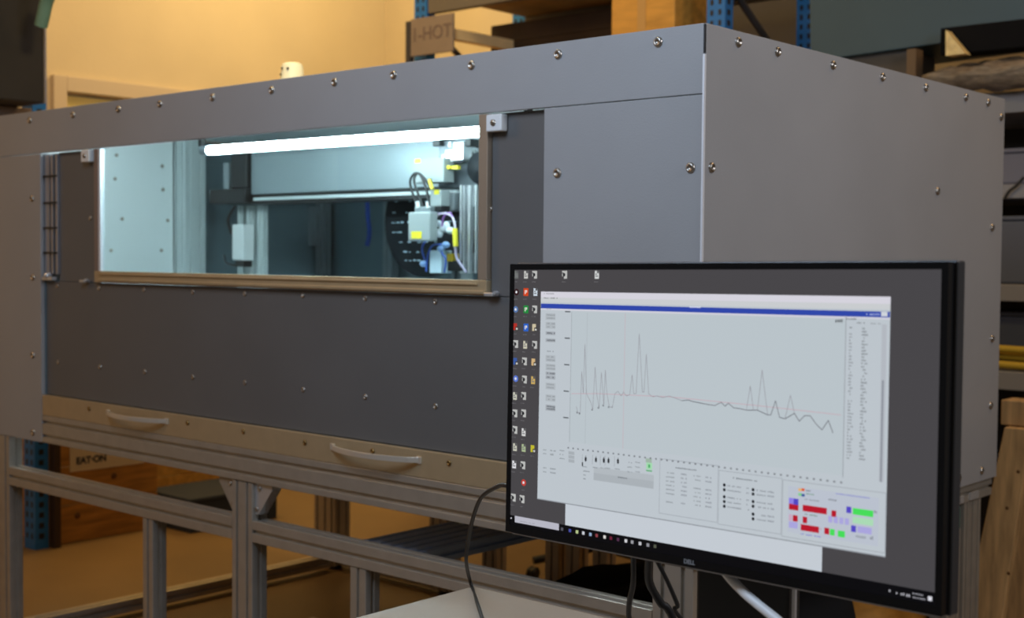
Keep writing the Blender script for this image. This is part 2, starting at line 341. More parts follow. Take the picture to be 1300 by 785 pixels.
M_gan = mat('gantry_aluminium', (.30, .35, .37), .32, .25, noise=.04, nscale=4)
ga = thing('linear_gantry', 'long pale metal gantry beam spanning behind the window, black block on its left end', 'gantry', (-2.0, .85, .763))
bx('beam', ga, (-2.56, .80, 1.632), (-1.15, .90, 1.792), M_gan, .002)
bx('beam_ridge', ga, (-2.55, .796, 1.778), (-1.15, .80, 1.784), mat('grey_profile', 0))
bx('guide_strip', ga, (-2.54, .795, 1.608), (-1.15, .86, 1.619), M_glow)
bx('guide_channel', ga, (-2.56, .80, 1.595), (-1.15, .89, 1.6075), M_black); bx('guide_channel', ga, (-2.56, .81, 1.6195), (-1.15, .89, 1.6315), M_black)
eb = bx('end_block', ga, (-2.785, .77, 1.600), (-2.562, .91, 1.655), M_black, .003)
bx('motor', eb, (-2.66, .78, 1.656), (-2.565, .90, 1.80), M_black, .004)
bx('motor_plate', eb, (-2.735, .80, 1.656), (-2.70, .84, 1.76), mat('grey_profile', 0), .002)
for x in (-2.725, -2.665, -2.60): profile('column', ga, (x, .86, .763), (x+.03, .89, 1.594), 2, M_glow)
profile('column', ga, (-1.25, .86, .763), (-1.21, .895, 1.594), 2, MATS['grey_profile'])
ct = thing('control_box', 'small pale box with a short black cable below the left end of the gantry', 'box', (-2.60, .80, 1.38))
bx('housing', ct, (-2.668, .79, 1.380), (-2.598, .845, 1.519), M_white, .006)
bx('base_block', ct, (-2.66, .80, 1.355), (-2.605, .84, 1.379), M_black, .002)
MB().tube([(-2.66, .80, 1.59), (-2.69, .79, 1.54), (-2.685, .80, 1.49), (-2.669, .81, 1.47)], .006).build('cable', ct, M_rubber)
MB().tube([(-2.64, .79, 1.36), (-2.70, .79, 1.37), (-2.73, .80, 1.40)], .004).build('cable', ct, M_rubber)

ds = thing('sample_disc', 'large black disc with rows of small white print behind the robot head', 'disc', (-1.70, .97, 1.54))
DC = Vector((-1.785, .955, 1.525))
MB().lathe([(.001, -.004), (.19, -.004), (.196, 0), (.196, .035), (.19, .04), (.001, .04)], 48, DC, 1).build('disc', ds, mat('black_disc', (.006, .008, .011), .55, spec=.2))
mb = MB(); random.seed(3)
for zz in (-.14, -.11, -.075, -.04, -.005, .03, .07, .10, .13):
    half = math.sqrt(.175**2-zz*zz); x = -half+.02
    while x < half-.02:
        wd = random.uniform(.006, .02)
        if random.random() < .62: mb.box((DC.x+x, DC.y-.0055, DC.z+zz), (DC.x+x+wd, DC.y-.0045, DC.z+zz+random.uniform(.002, .005)))
        x += wd+random.uniform(.004, .012)
mb.build('disc_print', ds, mat('faint_print', (.45, .6, .7), .5), kind='stuff')
bx('disc_hub_bracket', ds, (-1.745, .996, 1.50), (-1.685, 1.05, 1.57), MATS['grey_profile'])
profile('disc_stand', ds, (-1.74, 1.051, .763), (-1.69, 1.095, 1.60), 2, MATS['grey_profile'])

M_rw = mat('robot_white', (.30, .33, .33), .5)
rb = thing('robot_head', 'white boxed robot head with looping black cables and tubing behind the window right side', 'robot', (-1.45, .70, 1.5))
def P(px, py, y): return U(px, py, 1, y)
def pbox(name, par, px0, py0, px1, py1, y0, y1, m, bevel=.002, **k):   # box whose front face spans two pixels at depth y0
    a = U(px0, py1, 1, y0); b = U(px1, py0, 1, y0)
    return bx(name, par, (min(a.x, b.x), y0, min(a.z, b.z)), (max(a.x, b.x), y1, max(a.z, b.z)), m, bevel, **k)
h1 = pbox('motor_housing', rb, 523, 200, 563, 233, .64, .69, M_rw, .003)
bx('label', h1, (P(527, 202, .64).x, .6385, P(527, 204, .64).z-.008), (P(534, 202, .64).x, .6399, P(534, 200, .64).z-.004), M_yel)
h2 = pbox('valve_box', rb, 518, 269, 546, 306, .58, .615, M_rw, .004, label='pale valve box with a yellow label')
pbox('label', h2, 522, 294, 535, 303, .5785, .5799, M_yel, 0)
pbox('box_collar', rb, 526, 262, 546, 270, .60, .66, mat('grey_profile', 0), .003)
h3 = pbox('side_plate', rb, 546, 241, 560, 262, .62, .66, M_rw, .002)
pbox('label', h3, 551, 241, 557, 247, .6185, .6199, M_yel, 0)
pbox('carriage', rb, 556, 176, 607, 240, .72, .79, mat('carriage_grey', (.16, .18, .20), .35, .4), .003)
pbox('carriage_block', rb, 565, 190, 574, 206, .67, .72, M_zinc, .002); pbox('carriage_block', rb, 575, 180, 588, 204, .66, .72, M_zinc, .002)
pbox('carriage_block', rb, 549, 176, 558, 186, .70, .78, M_black, .002); pbox('carriage_block', rb, 590, 176, 597, 186, .67, .72, M_black, .002)
pbox('yellow_clip', rb, 563, 210, 571, 215, .655, .668, M_yel, .001); pbox('yellow_clip', rb, 573, 210, 581, 215, .655, .668, M_yel, .001)
pbox('cylinder_body', rb, 562, 244, 576, 268, .67, .72, mat('grey_alu', (.35, .38, .4), .3, .6), .004)
random.seed(21)
for k in range(9):
    a_, b_2 = 560+random.random()*38, 180+random.random()*22
    pbox('carriage_fitting', rb, a_, b_2, a_+random.uniform(2, 5), b_2+random.uniform(3, 9), .700, .719, random.choice((M_zinc, M_black, M_rw)), .001)
pbox('slide_plate', rb, 589, 236, 607, 262, .68, .72, MATS['grey_alu'], .002)
for px0, px1 in ((583, 586), (587.5, 589.5), (593, 597), (602, 605)):
    pbox('slide_rod', rb, px0, 235, px1, 347, .665, .679, M_zinc, .001)
pbox('black_motor', rb, 578, 292, 607, 322, .70, .76, M_black, .004)
pbox('black_bracket', rb, 548, 262, 560, 268, .62, .66, M_black, .002)
pbox('black_bracket', rb, 556, 331, 584, 344, .66, .72, M_black, .002)
pbox('pump_foot', rb, 545, 318, 560, 347, .63, .68, mat('clear_plastic', (.5, .62, .7), .2), .003)
pbox('yellow_clip', rb, 566, 322, 574, 332, .655, .70, mat('ochre', (.5, .33, .02), .5), .002)
for pts, r, m, nm in (
    ([(530, 262), (522, 240), (521, 228), (527, 220), (534, 223), (541, 240), (545, 262)], .0042, M_rubber, 'black_cable'),
    ([(537, 262), (527, 236), (526, 226), (531, 220), (538, 226), (548, 240)], .0042, M_rubber, 'black_cable'),
    ([(551, 283), (556, 273), (564, 271), (573, 274), (577, 284), (578, 292)], .0035, mat('pale_pink_tube', (.7, .6, .75), .3), 'tube'),
    ([(561, 290), (563, 276), (570, 270), (575, 276)], .003, mat('purple_wire', (.25, .1, .35), .4), 'wire'),
    ([(578, 313), (580, 328), (588, 340), (592, 346)], .0045, mat('grey_wire', (.35, .3, .42), .4), 'wire'),
    ([(556, 300), (541, 306), (536, 316), (539, 330)], .003, mat('blue_wire', (.04, .10, .45), .4), 'wire'),
    ([(560, 310), (549, 312), (543, 325), (541, 345)], .003, MATS['blue_wire'], 'wire'),
    ([(560, 320), (566, 330), (564, 346)], .003, MATS['blue_wire'], 'wire')):
    MB().tube([P(a, b, .60 if 'cable' in nm else .63) for a, b in pts], r, 8).build(nm, rb, m)
MB().tube([P(577.5, 290, .63), P(578.5, 313, .63)], .008, 10).build('yellow_sleeve', rb, M_yel)
MB().tube([P(545, 228, .60), P(549, 240, .60)], .006, 8).build('yellow_sleeve', rb, M_yel)
for px in (530, 543): MB().tube([P(px, 256, .60), P(px+1, 264, .60)], .007, 8).build('connector', rb, M_white)
for a, b in ((548, 287), (556, 284), (563, 291), (558, 296), (567, 287), (572, 293)):
    c = P(a, b, .635); MB().lathe([(.006, -.014), (.011, -.006), (.011, .006), (.005, .014)], 9, c, random.choice((0, 2))).build('fitting', rb, mat('white_fitting', (.75, .8, .85), .3))
for a, b in ((560, 316), (566, 311), (538, 335)):
    c = P(a, b, .635); MB().lathe([(.005, -.014), (.010, -.006), (.010, .006), (.004, .014)], 9, c, 0).build('fitting', rb, mat('blue_fitting', (.25, .4, .7), .3))
bx('mast', rb, (P(588, 200, .78).x, .775, .763), (P(603, 200, .78).x, .79, 1.60), MATS['grey_profile'])
d2 = solo(MB().lathe([(.001, 0), (.047, 0), (.049, .003), (.049, .03), (.001, .03)], 32, P(607, 213, .675), 1), 'small_reel', 'small black reel half hidden by the right window stile', 'reel', MATS['black_disc'])
mb = MB()
solo(MB().tube([P(466, 250, 1.35), P(467, 275, 1.35), P(469, 295, 1.35), P(466, 312, 1.35)], .010), 'blue_hose', 'dim blue hose hanging at the back of the enclosure', 'hose', mat('blue_hose_rubber', (.03, .07, .35), .4))
bp = thing('back_plate', 'dim grey mounting plate at the back of the enclosure, left of the disc', 'plate', P(420, 300, 1.5))
pbox('plate', bp, 368, 262, 400, 312, 1.50, 1.53, mat('grey_profile', 0)); pbox('plate_foot', bp, 378, 313, 392, 345, 1.505, 1.525, MATS['grey_alu'])

# lid item on the roof
dm = thing('roof_cap', 'small cream domed cap with three dark holes on the enclosure roof', 'cap', P(371, 100, .5).xy.to_3d()+Vector((0, 0, ZT)))
cx = P(371, 100, .5).x; zt = P(371, 80, .5).z
MB().lathe([(.050, ZT), (.047, ZT+.02), (.036, zt-.012), (.031, zt-.003), (.024, zt), (.001, zt+.001)], 24, (cx, .5, 0)).build('shell', dm, mat('cream_plastic', (.95, .88, .62), .45))
for px, py in ((361, 87), (366, 87), (360.5, 95)):
    c = P(px, py, .47); v = (c-Vector((cx, .5, c.z))); v = v.normalized()*(.0385 if py < 90 else .042); q = Vector((cx, .5, c.z))+v
    o = MB().lathe([(.0045, 0), (.004, .002), (.001, .0025)], 10).build('hole', None, M_black)
    o.parent = dm; o.location = q-WL[dm.name]; o.rotation_euler = v.to_track_quat('Z', 'Y').to_euler()

# ------------------------------------------------------------------ desk, monitor, cables
M_desk = mat('beige_laminate', (.32, .27, .215), .5, noise=.04, nscale=6)
dk = thing('desk', 'beige laminate desk top in the foreground under the monitor', 'desk', (.6, -1.0, 0))
bx('desk_top', dk, (-.248, -1.55, .724), (1.45, -.422, .750), M_desk, .002)
for x in (-.20, 1.36):
    for y in (-1.50, -.50): bx('leg', dk, (x, y, 0), (x+.045, y+.045, .7235), M_alu, .002)
bx('apron', dk, (-.15, -.49, .66), (1.355, -.47, .7235), M_alu)

N0 = Vector((.3630, -1.0027, 1.3838)); rr = Vector((.99837713, -.05531795, .01352899)); uu = Vector((-.01201213, .02766186, .99954516)); nn = rr.cross(uu)  # nn faces the camera
if nn.y > 0: nn = -nn
O = N0-uu*.336
mo = thing('monitor', 'black slim-bezel computer monitor showing a measured curve in a white program window', 'monitor', O+rr*.3-nn*(-.0)-Vector((0, 0, .298)))
def SP(px, py, l=0):
    d = RR*((px-650)/FPX) - UU*((py-392.5)/FPX) + FF
    return CAM + d*((O-CAM).dot(nn)/d.dot(nn)) + nn*(.00012*l)
def uv(px, py): q = SP(px, py)-O; return q.dot(rr), q.dot(uu)
def W(u, v, l=0): return O+rr*u+uu*v+nn*(.00012*l)
ow, ot, ob = .0075, .0075, .0100
def slab(u0, v0, u1, v1, n0, n1):
    vs = [O+rr*a+uu*b+nn*c for c in (n1, n0) for a, b in ((u0, v0), (u1, v0), (u1, v1), (u0, v1))]
    return MB().add(vs, [(3, 2, 1, 0), (4, 5, 6, 7), (0, 1, 5, 4), (1, 2, 6, 5), (2, 3, 7, 6), (3, 0, 4, 7)])
Ub, Vb = .597, .336
bz = MB()
for a in ((-ow, -ob, 0, Vb+ot), (Ub, -ob, Ub+ow, Vb+ot), (0, Vb, Ub, Vb+ot), (0, -ob, Ub, 0)):
    s = slab(*a, .0012, -.012); bz.add(s.v, s.f)
bz.build('bezel', mo, mat('bezel_gloss', (.006, .006, .007), .25))
slab(-ow-.002, -ob-.002, Ub+ow+.003, Vb+ot+.002, -.0125, -.030).build('rear_shell', mo, mat('shell_grey', (.035, .035, .037), .35), .002)
slab(.06, .03, Ub-.06, Vb-.03, -.030, -.055).build('rear_bulge', mo, M_black, .01)
slab(-.001, -ob-.0035, Ub+.001, -ob-.0021, -.006, -.0125).build('lower_lip', mo, M_zinc)
c = W(uv(876, 711)[0], -.0042, 0)+nn*.0014
text_mesh('logo', 'DELL', .0072, mat('logo_silver', (.40, .42, .45), .4), mo, frame_mtx(c, rr, uu), .0001, .0002)
# stand
sb = O+rr*.33
MB().box((sb.x-.062, sb.y+.056, .772), (sb.x+.062, sb.y+.085, 1.24)).box((sb.x-.062, sb.y+.05, 1.10), (sb.x+.062, sb.y+.07, 1.24)).build('stand_neck', mo, M_black, .003)
MB().box((sb.x+.066, sb.y+.058, .80), (sb.x+.070, sb.y+.062, 1.1)).build('neck_trim', mo, M_zinc)
MB().box((sb.x-.14, sb.y-.06, .7505), (sb.x+.14, sb.y+.15, .7715)).build('stand_base', mo, M_black, .005)

# ---- what the screen shows: one flat emissive sheet, drawn in the screen's own plane
SCR = MB()
def em(col):
    n = 'screen_'+col.strip('#')
    if n in MATS: return MATS[n]
    m = mat(n, (0, 0, 0), .35); b = m.node_tree.nodes['Principled BSDF']; b.inputs['Emission Color'].default_value = (*lin(col), 1); b.inputs['Emission Strength'].default_value = 1; b.inputs['Specular IOR Level'].default_value = .3
    return m
def ruv(u0, v0, u1, v1, col, l=1):
    SCR.add([W(u0, v0, l), W(u1, v0, l), W(u1, v1, l), W(u0, v1, l)], [(0, 1, 2, 3)], em(col))
def R(px0, py0, px1, py1, col, l=1, h=None, w=None):   # screen-upright rectangle between two photo pixels
    a, b = uv(px0, py0), uv(px1, py1)
    u0, u1 = min(a[0], b[0]), max(a[0], b[0]); v0, v1 = min(a[1], b[1]), max(a[1], b[1])
    if w: u1 = u0+w
    if h: v0 = v1-h
    ruv(u0, v0, u1, v1, col, l)
def line(pts, wd, col, l=4):
    q = [Vector(uv(*p)) for p in pts]
    for a, b in zip(q, q[1:]):
        d = b-a
        if d.length < 1e-6: continue
        n = Vector((-d.y, d.x)).normalized()*wd/2; e = d.normalized()*wd*.2; a = a-e; b = b+e
        SCR.add([W(*(a-n), l), W(*(b-n), l), W(*(b+n), l), W(*(a+n), l)], [(0, 1, 2, 3)], em(col))
def dots(px, py, n, pitch, h, col, l=5, seed=0):     # a run of unreadable tiny characters
    rnd = random.Random(seed or int(px*7+py*13)); u, v = uv(px, py)
    for i in range(n):
        if rnd.random() < .86: ruv(u+i*pitch, v-h*.5*rnd.uniform(.6, 1), u+i*pitch+pitch*.62, v+h*.5*rnd.uniform(.5, 1), col, l)
ruv(0, 0, Ub, Vb, '#474548', 0)
a0 = uv(687, 371); a1 = uv(1131, 376); b1 = uv(1129, 709)
WU0, WU1, WV1 = a0[0], a1[0], (a0[1]+a1[1])/2
WV0 = (uv(683, 634)[1]+b1[1])/2
ruv(uv(718, 640)[0], .0115, uv(1044, 690)[0], WV0+.003, '#c3cad2', 1)
ruv(WU0, WV0, WU1, WV1, '#bcc4cb', 2)
ruv(WU0, WV0, WU1, WV0+.0012, '#8d9299', 3); ruv(WU0, WV1-.0075, WU1, WV1, '#d4d2dc', 3); ruv(WU0, WV1-.0135, WU1, WV1-.0075, '#c9cccf', 3)
ruv(WU0+.0005, WV1-.0215, WU1-.0005, WV1-.0155, '#2f46a8', 3); ruv(WU0, WV1-.0235, WU1, WV1-.0218, '#d2d0dc', 3)
dots(691, 373, 9, .002, .0016, '#8a8a90'); dots(691, 378.5, 11, .0022, .0018, '#6a6c70')
dots(876, 390, 8, .002, .0022, '#dfe4f5'); dots(1100, 399, 8, .002, .0018, '#b5c0e5'); R(1119, 396, 1127, 402, '#cfd3da', 4)
# plot frame
GU0 = uv(725, 450)[0]; GU1 = uv(1072, 500)[0]; GV1 = uv(725, 396)[1]; GV0 = uv(728, 562)[1]
ruv(GU0, GV0, GU1, GV1, '#b9c3c9', 3); ruv(GU0, GV0, GU0+.0006, GV1, '#8f969b', 4); ruv(GU1, GV0-.002, GU1+.0008, GV1+.004, '#8f949c', 4)
ruv(uv(745, 450)[0], GV0, uv(745, 450)[0]+.0004, GV1, '#9ea5ac', 4); ruv(uv(793, 450)[0], GV0, uv(793, 450)[0]+.0006, GV1, '#c3a6b0', 4)
for i in range(5):
    v = GV1-(GV1-GV0)*i/4.9; ruv(GU0-.011, v-.0008, GU0-.002, v+.0008, '#5c6166', 5)
nt_ = 48
for i in range(nt_):
    u = GU0-.001+(GU1-GU0)*i/(nt_-1); ruv(u-.0016, GV0-.0085, u+.0010, GV0-.0065, '#7d8288', 5)
line([(726, 500), (760, 500), (850, 504), (960, 515), (1068, 527)], .0008, '#c4a8b2', 4)
D1 = [(732, 516), (734, 524), (737, 525), (739, 472), (741, 500), (743, 437), (745, 500), (748, 506), (751, 512), (753, 520), (756, 466), (758, 500), (761, 518), (764, 473), (767, 515), (769, 470), (771, 500), (774, 517), (778, 517), (781, 500), (785, 497), (789, 503), (792, 498), (796, 503), (800, 501), (803, 476), (805, 500), (808, 500), (812, 424), (816, 498), (818, 498), (821, 450), (824, 500), (829, 504), (835, 503), (842, 505), (850, 503), (856, 505), (866, 509), (874, 508), (880, 510), (900, 514), (908, 515), (916, 511), (921, 516), (925, 512), (932, 518), (940, 519), (948, 521), (953, 490), (957, 521), (962, 521), (968, 470), (975, 527), (979, 527), (985, 509), (990, 530), (997, 532), (1004, 502), (1009, 525), (1015, 535), (1022, 528), (1029, 528), (1036, 538), (1044, 546), (1052, 534), (1058, 550)]
line(D1, .0006, '#8b8891', 6)
for i, (x, y) in enumerate(D1):
    if i in (1, 2, 9, 12, 14, 17, 18): dots(x-1.5, y, 2, .0012, .003, '#505258', 7)
line([p for p in D1 if p[0] > 828 and p[1] > 505], .0009, '#63666e', 6)
dots(1061, 407.5, 5, .0018, .004, '#3a3c40')
# left control column
for y, n, d in ((392, 3, 0), (400, 6, 0), (404, 6, 0), (411, 6, 0), (415, 6, 0), (423, 6, 1), (432, 6, 1), (446, 5, 0), (453, 6, 0), (457, 6, 0), (464, 6, 0), (468, 6, 0), (474, 6, 1), (479, 6, 1), (488, 6, 0), (492, 6, 0), (503, 6, 0), (507, 6, 0), (516, 6, 1), (519, 6, 1)):
    if n == 6: a = uv(693, y); ruv(a[0], a[1]-.0022, a[0]+.017, a[1]+.0022, '#aeb5bb' if not d else '#a3a9b0', 4)
    dots(695, y, n, .0024, .0026 if d else .0018, '#5d6268' if d else '#868c92')
for y in (571, 576, 594, 599): dots(690, y, 3, .002, .0015, '#7a8086'); dots(699, y+1, 5, .002, .0022, '#7a8086')
# right list
LU = uv(1080, 420)[0]
dots(1075, 405, 6, .002, .0018, '#5d6268'); dots(1088, 410, 5, .002, .0018, '#7a8086'); dots(1106, 411, 6, .002, .0016, '#8a9096')
for i in range(42):
    px = 1079-.09*i; py = 416+ i*4.04
    dots(px, py, 2+(i % 4 == 3)+(i > 26), .0017, .0020, '#7b8087', 5, i+1); dots(px+16, py+1.2, 2+(i % 3), .0018, .0022, '#74797f', 5, i+90)
R(1120, 412, 1122, 612, '#b2b7bf', 4); a = uv(1120, 483); b = uv(1117, 612); ruv(a[0], b[1], a[0]+.0022, a[1], '#8d929b', 5)
# lower controls
for i, px in enumerate((744, 757, 767, 773, 785)):
    py = 583.5+(px-744)*.07; u, v = uv(px, py); ruv(u-.0016, v-.0020, u+.0016, v+.0026, '#2c2f33', 6); ruv(u-.0006, v-.003, u+.0006, v+.0046, '#4a4e54', 5)
    dots(px-4, py+9, 4, .002, .0015, '#80868c'); ruv(u-.0060, v-.006, u-.0055, v+.006, '#8b9096', 5)
ruv(*uv(739, 592), uv(739, 592)[0]+.002, uv(739, 592)[1]+.005, '#3f4347', 5)
for j in range(3): dots(711, 572+j*5, 4, .0022, .0016, '#7a8086'); u, v = uv(722, 575+j*5); ruv(u, v-.002, u+.010, v+.002, '#a6adb3', 4); dots(741, 598+j*5, 5, .0022, .0016, '#6f757b')
for px in (797, 807):
    for j in range(3): dots(px, 583+j*6+px*.005, 4, .0019, .0018, '#8a9096')
u, v = uv(821, 583); ruv(u-.001, v-.004, u+.008, v+.001, '#9fb3a5', 4); ruv(u, v-.012, u+.009, v-.004, '#a2d8ae', 5); ruv(u+.003, v-.010, u+.006, v-.006, '#4fa868', 6); ruv(u, v-.0145, u+.009, v-.0128, '#5fae76', 6)
a = uv(754, 599); b = uv(830, 622); ruv(a[0], b[1]+.001, b[0], b[1]+.010, '#a9b0b6', 4); ruv(a[0], b[1]+.010, b[0], b[1]+.0175, '#b1b8be', 4); dots(785, 606, 7, .0021, .0022, '#70767c')
# bordered groups
def frameuv(px0, py0, px1, py1, col='#999fa7', t=.0006):
    a, b = uv(px0, py0), uv(px1, py1)
    for r in ((a[0], b[1], b[0], b[1]+t), (a[0], a[1]-t, b[0], a[1]), (a[0], b[1], a[0]+t, a[1]), (b[0]-t, b[1], b[0], a[1])): ruv(*r, col, 4)
frameuv(838, 582, 911, 664); frameuv(913, 597, 992, 679); frameuv(994, 609, 1124, 703)
dots(858, 594, 15, .0022, .0018, '#5f656b'); dots(931, 607, 15, .0022, .0018, '#5f656b')
for i in range(8):
    if i != 6: dots(846, 600+i*5.3, 6, .0021, .0018, '#82888e'); dots(865, 602+i*5.3, 4, .0022, .0022, '#858a94')
    if i not in (2,): dots(881, 604+i*5.3, 5, .0021, .0018, '#868c92'); dots(896, 606+i*5.3, 4, .0022, .0022, '#858a94')
def disc(px, py, r, col, l=6):
    u, v = uv(px, py); SCR.add([W(u+r*cos(t*pi/4), v+r*sin(t*pi/4), l) for t in range(8)], [tuple(range(8))], em(col))
for py in (616, 622, 631, 637, 643): disc(920, py, .0020, '#23262b'); dots(924, py+.7, 9, .0021, .0018, '#7d838b'); dots(948, py+4, 2, .002, .002, '#858a94')
for py in (622, 627.5, 637, 643, 653, 659): disc(956.5, py, .0020, '#23262b'); dots(961, py+.7, 6, .0021, .0018, '#7d838b'); dots(975, py+2.5, 4, .0022, .0022, '#858a94')
# coloured key chart
a = uv(1001, 617); b = uv(1115, 694); ruv(a[0], b[1], b[0], a[1], '#b9c0cd', 3)
R(1018, 620, 1022, 624, '#d8613a', 6); R(1014, 620, 1018, 624, '#e0b070', 6); R(1018, 627, 1022, 631, '#3d5a9a', 6); R(1014, 626, 1018, 630, '#7fca8a', 6)
dots(1024, 623, 3, .002, .0016, '#5b6066'); dots(1024, 627, 5, .002, .0016, '#58906a'); dots(1022, 634, 9, .002, .0016, '#7d838b'); dots(1050, 634, 6, .002, .0018, '#5b6066'); dots(1062, 627, 18, .0022, .0014, '#7274c8')
RED, BLU, GRN, LIL = '#b5182c', '#5347c0', '#46dc5a', '#a9a4dc'
R(1002, 632, 1008, 638, '#8d80e0', 5, h=.0068); R(1008, 633, 1014, 639, BLU, 5, h=.0068); R(1002, 639, 1014, 646, RED, 5, h=.0068)
R(1019.5, 641, 1050, 651, RED, 5, h=.0068); R(1056, 648, 1062, 654, RED, 5, h=.0068); R(1075, 643, 1081, 650, BLU, 5, h=.0068); R(1083, 645, 1109, 652, GRN, 5, h=.0068)
for k in range(4): R(1052+k*7, 655+k*1, 1057+k*7, 661+k*1, LIL, 5, h=.0068)
R(1083, 656, 1109, 663, '#a9d9b4', 5, h=.0068); R(1007, 654, 1013, 660, RED, 5, h=.0068); R(1019.5, 656, 1025, 662, RED, 5, h=.0068); R(1002, 662, 1013, 667, LIL, 5, h=.0068); R(1002, 653, 1006, 659, '#c8a5bd', 5, h=.0068)
R(1017, 665.5, 1040, 675, RED, 5, h=.0068); R(1047, 670, 1053, 676, RED, 5, h=.0068); R(1054, 671.5, 1060, 678, GRN, 5, h=.0068); R(1064, 673.5, 1073, 680, GRN, 5, h=.0068); R(1081, 667, 1087, 673, BLU, 5, h=.0068); R(1089, 668, 1107, 675, LIL, 5, h=.0068)
dots(1041.5, 672, 2, .002, .003, '#c08a9a'); dots(1017, 678, 12, .0021, .0016, '#7274c8'); dots(1087, 681, 6, .002, .003, '#8a8f97'); dots(1105, 683, 3, .002, .004, '#7c818a'); dots(1110, 650, 2, .002, .003, '#7c818a'); dots(1022, 653, 9, .002, .0018, '#6d8a76')
# taskbar
ruv(0, 0, Ub, .0125, '#08080c', 3); R(654, 655, 710, 669, '#b6b6c2', 5, h=.0085); u, v = uv(655, 656)
dots(661, 662, 12, .0022, .0012, '#8a8a94', 6); disc(649.5, 658, .0012, '#c8c8d0')
for px, cc in ((714, '#555560'), (724, '#4850a0'), (733, '#b8c890'), (741, '#c8ccd4'), (750, '#90a8c8'), (758, '#8a4048'), (768, '#d8d4d0'), (776, '#6a2038'), (785, '#50304a'), (795, '#d0d0d4'), (803, '#9a9aa0'), (813, '#c0c0c6'), (823, '#909098'), (832, '#54584a')):
    py = 672+(px-714)*.185; u, v = uv(px, py); ruv(u-.0020, v-.0020, u+.0020, v+.0020, cc, 6)
for px, py, n in ((1129, 750, 2), (1138, 753, 1), (1144, 754, 3), (1151, 756, 2)): dots(px, py, n, .0024, .003, '#b0b0b8', 6)
dots(1159, 753.5, 6, .002, .0016, '#a8a8b0', 6); dots(1157, 758, 8, .002, .0016, '#a8a8b0', 6); u, v = uv(1181, 760.5); ruv(u-.0022, v-.002, u+.0022, v+.0025, '#d4d4dc', 6)
# desktop icons
IC = {'w': '#c9c9c5', 'g': '#8f938f'}
def icon(px, py, kind, col='#c4c4c0'):
    u, v = uv(px, py); h = .0050; k = .0043
    if kind == 'ring':
        ruv(u-k, v-h, u+k, v+h, '#b9bab8', 3); disc(px-.6, py, .0024, '#25262a', 5); ruv(u-k, v+h*.3, u-k*.3, v+h*.55, '#45464a', 5); ruv(u-k*1.02, v-h*1.02, u-k*.2, v-h*.4, '#474548', 5)
    elif kind == 'page':
        ruv(u-k*.8, v-h, u+k*.8, v+h, col, 3); ruv(u, v+h*.4, u+k*.8, v+h, '#5a5a5c', 4); ruv(u-k*.5, v-h*.5, u+k*.5, v-h*.2, '#77787a', 5); ruv(u-k*.5, v+.0, u+k*.1, v+h*.3, '#77787a', 5)
    elif kind == 'app':
        ruv(u-k, v-h, u+k, v+h, col, 3); ruv(u-k*.45, v-h*.5, u-k*.1, v+h*.5, '#e8e4dc', 5); ruv(u+k*.1, v-h*.1, u+k*.5, v+h*.5, '#e8e4dc', 5)
    elif kind == 'round': disc(px, py, .0045, col, 3); disc(px, py, .0018, '#dfe3ea', 5)
    elif kind == 'fold':
        ruv(u-k, v-h*.9, u+k*.5, v+h*.9, col, 3); ruv(u-k*.1, v-h*1.1, u+k, v, '#3c3a36', 5); ruv(u+k*.2, v-h*.8, u+k*.9, v-h*.3, '#c9c9c5', 6)
    dots(px-3.5, py+9, 4, .0017, .0011, '#737276', 3)
for px, py, kd, cc in ((656, 349, 'page', '#6b6e6c'), (668, 349, 'page', '#c4c4c0'), (679, 349, 'ring', 0), (717, 349, 'ring', 0), (758, 349, 'page', '#d0d2d2'),
    (656, 371, 'round', '#301014'), (668, 371, 'app', '#d0441c'), (680, 371, 'page', '#c8d4e0'), (655, 393, 'round', '#5876a8'), (668, 393, 'app', '#1c8a3c'), (679, 393, 'ring', 0),
    (655, 415, 'fold', '#b03028'), (668, 416, 'app', '#2c62c4'), (679, 416, 'fold', '#c8bca0'), (655, 437, 'ring', 0), (667, 438, 'page', '#c8c4b0'), (679, 438, 'ring', 0),
    (655, 459, 'fold', '#3a5aa0'), (666, 459, 'ring', 0), (678, 460, 'fold', '#d0b080'), (655, 481, 'round', '#5c78d0'), (666, 482, 'ring', 0), (677, 483, 'page', '#c8a860'),
    (654, 503, 'page', '#c4c4b4'), (665, 503, 'ring', 0), (654, 525, 'ring', 0), (665, 525, 'ring', 0), (654, 546, 'ring', 0), (665, 549, 'page', '#d4d4d4'),
    (654, 568, 'page', '#c4c4b4'), (665, 569, 'page', '#a8b890'), (677, 570, 'fold', '#c0b830'), (653, 590, 'page', '#dcdce0'), (664, 591, 'ring', 0), (665, 613, 'round', '#c04038'), (652, 632, 'ring', 0), (663, 634, 'ring', 0)):
    icon(px, py, kd, cc or '#c4c4c0')
scr = SCR.build('screen', mo, None, label='lit screen with a plotted curve, icon column and taskbar')

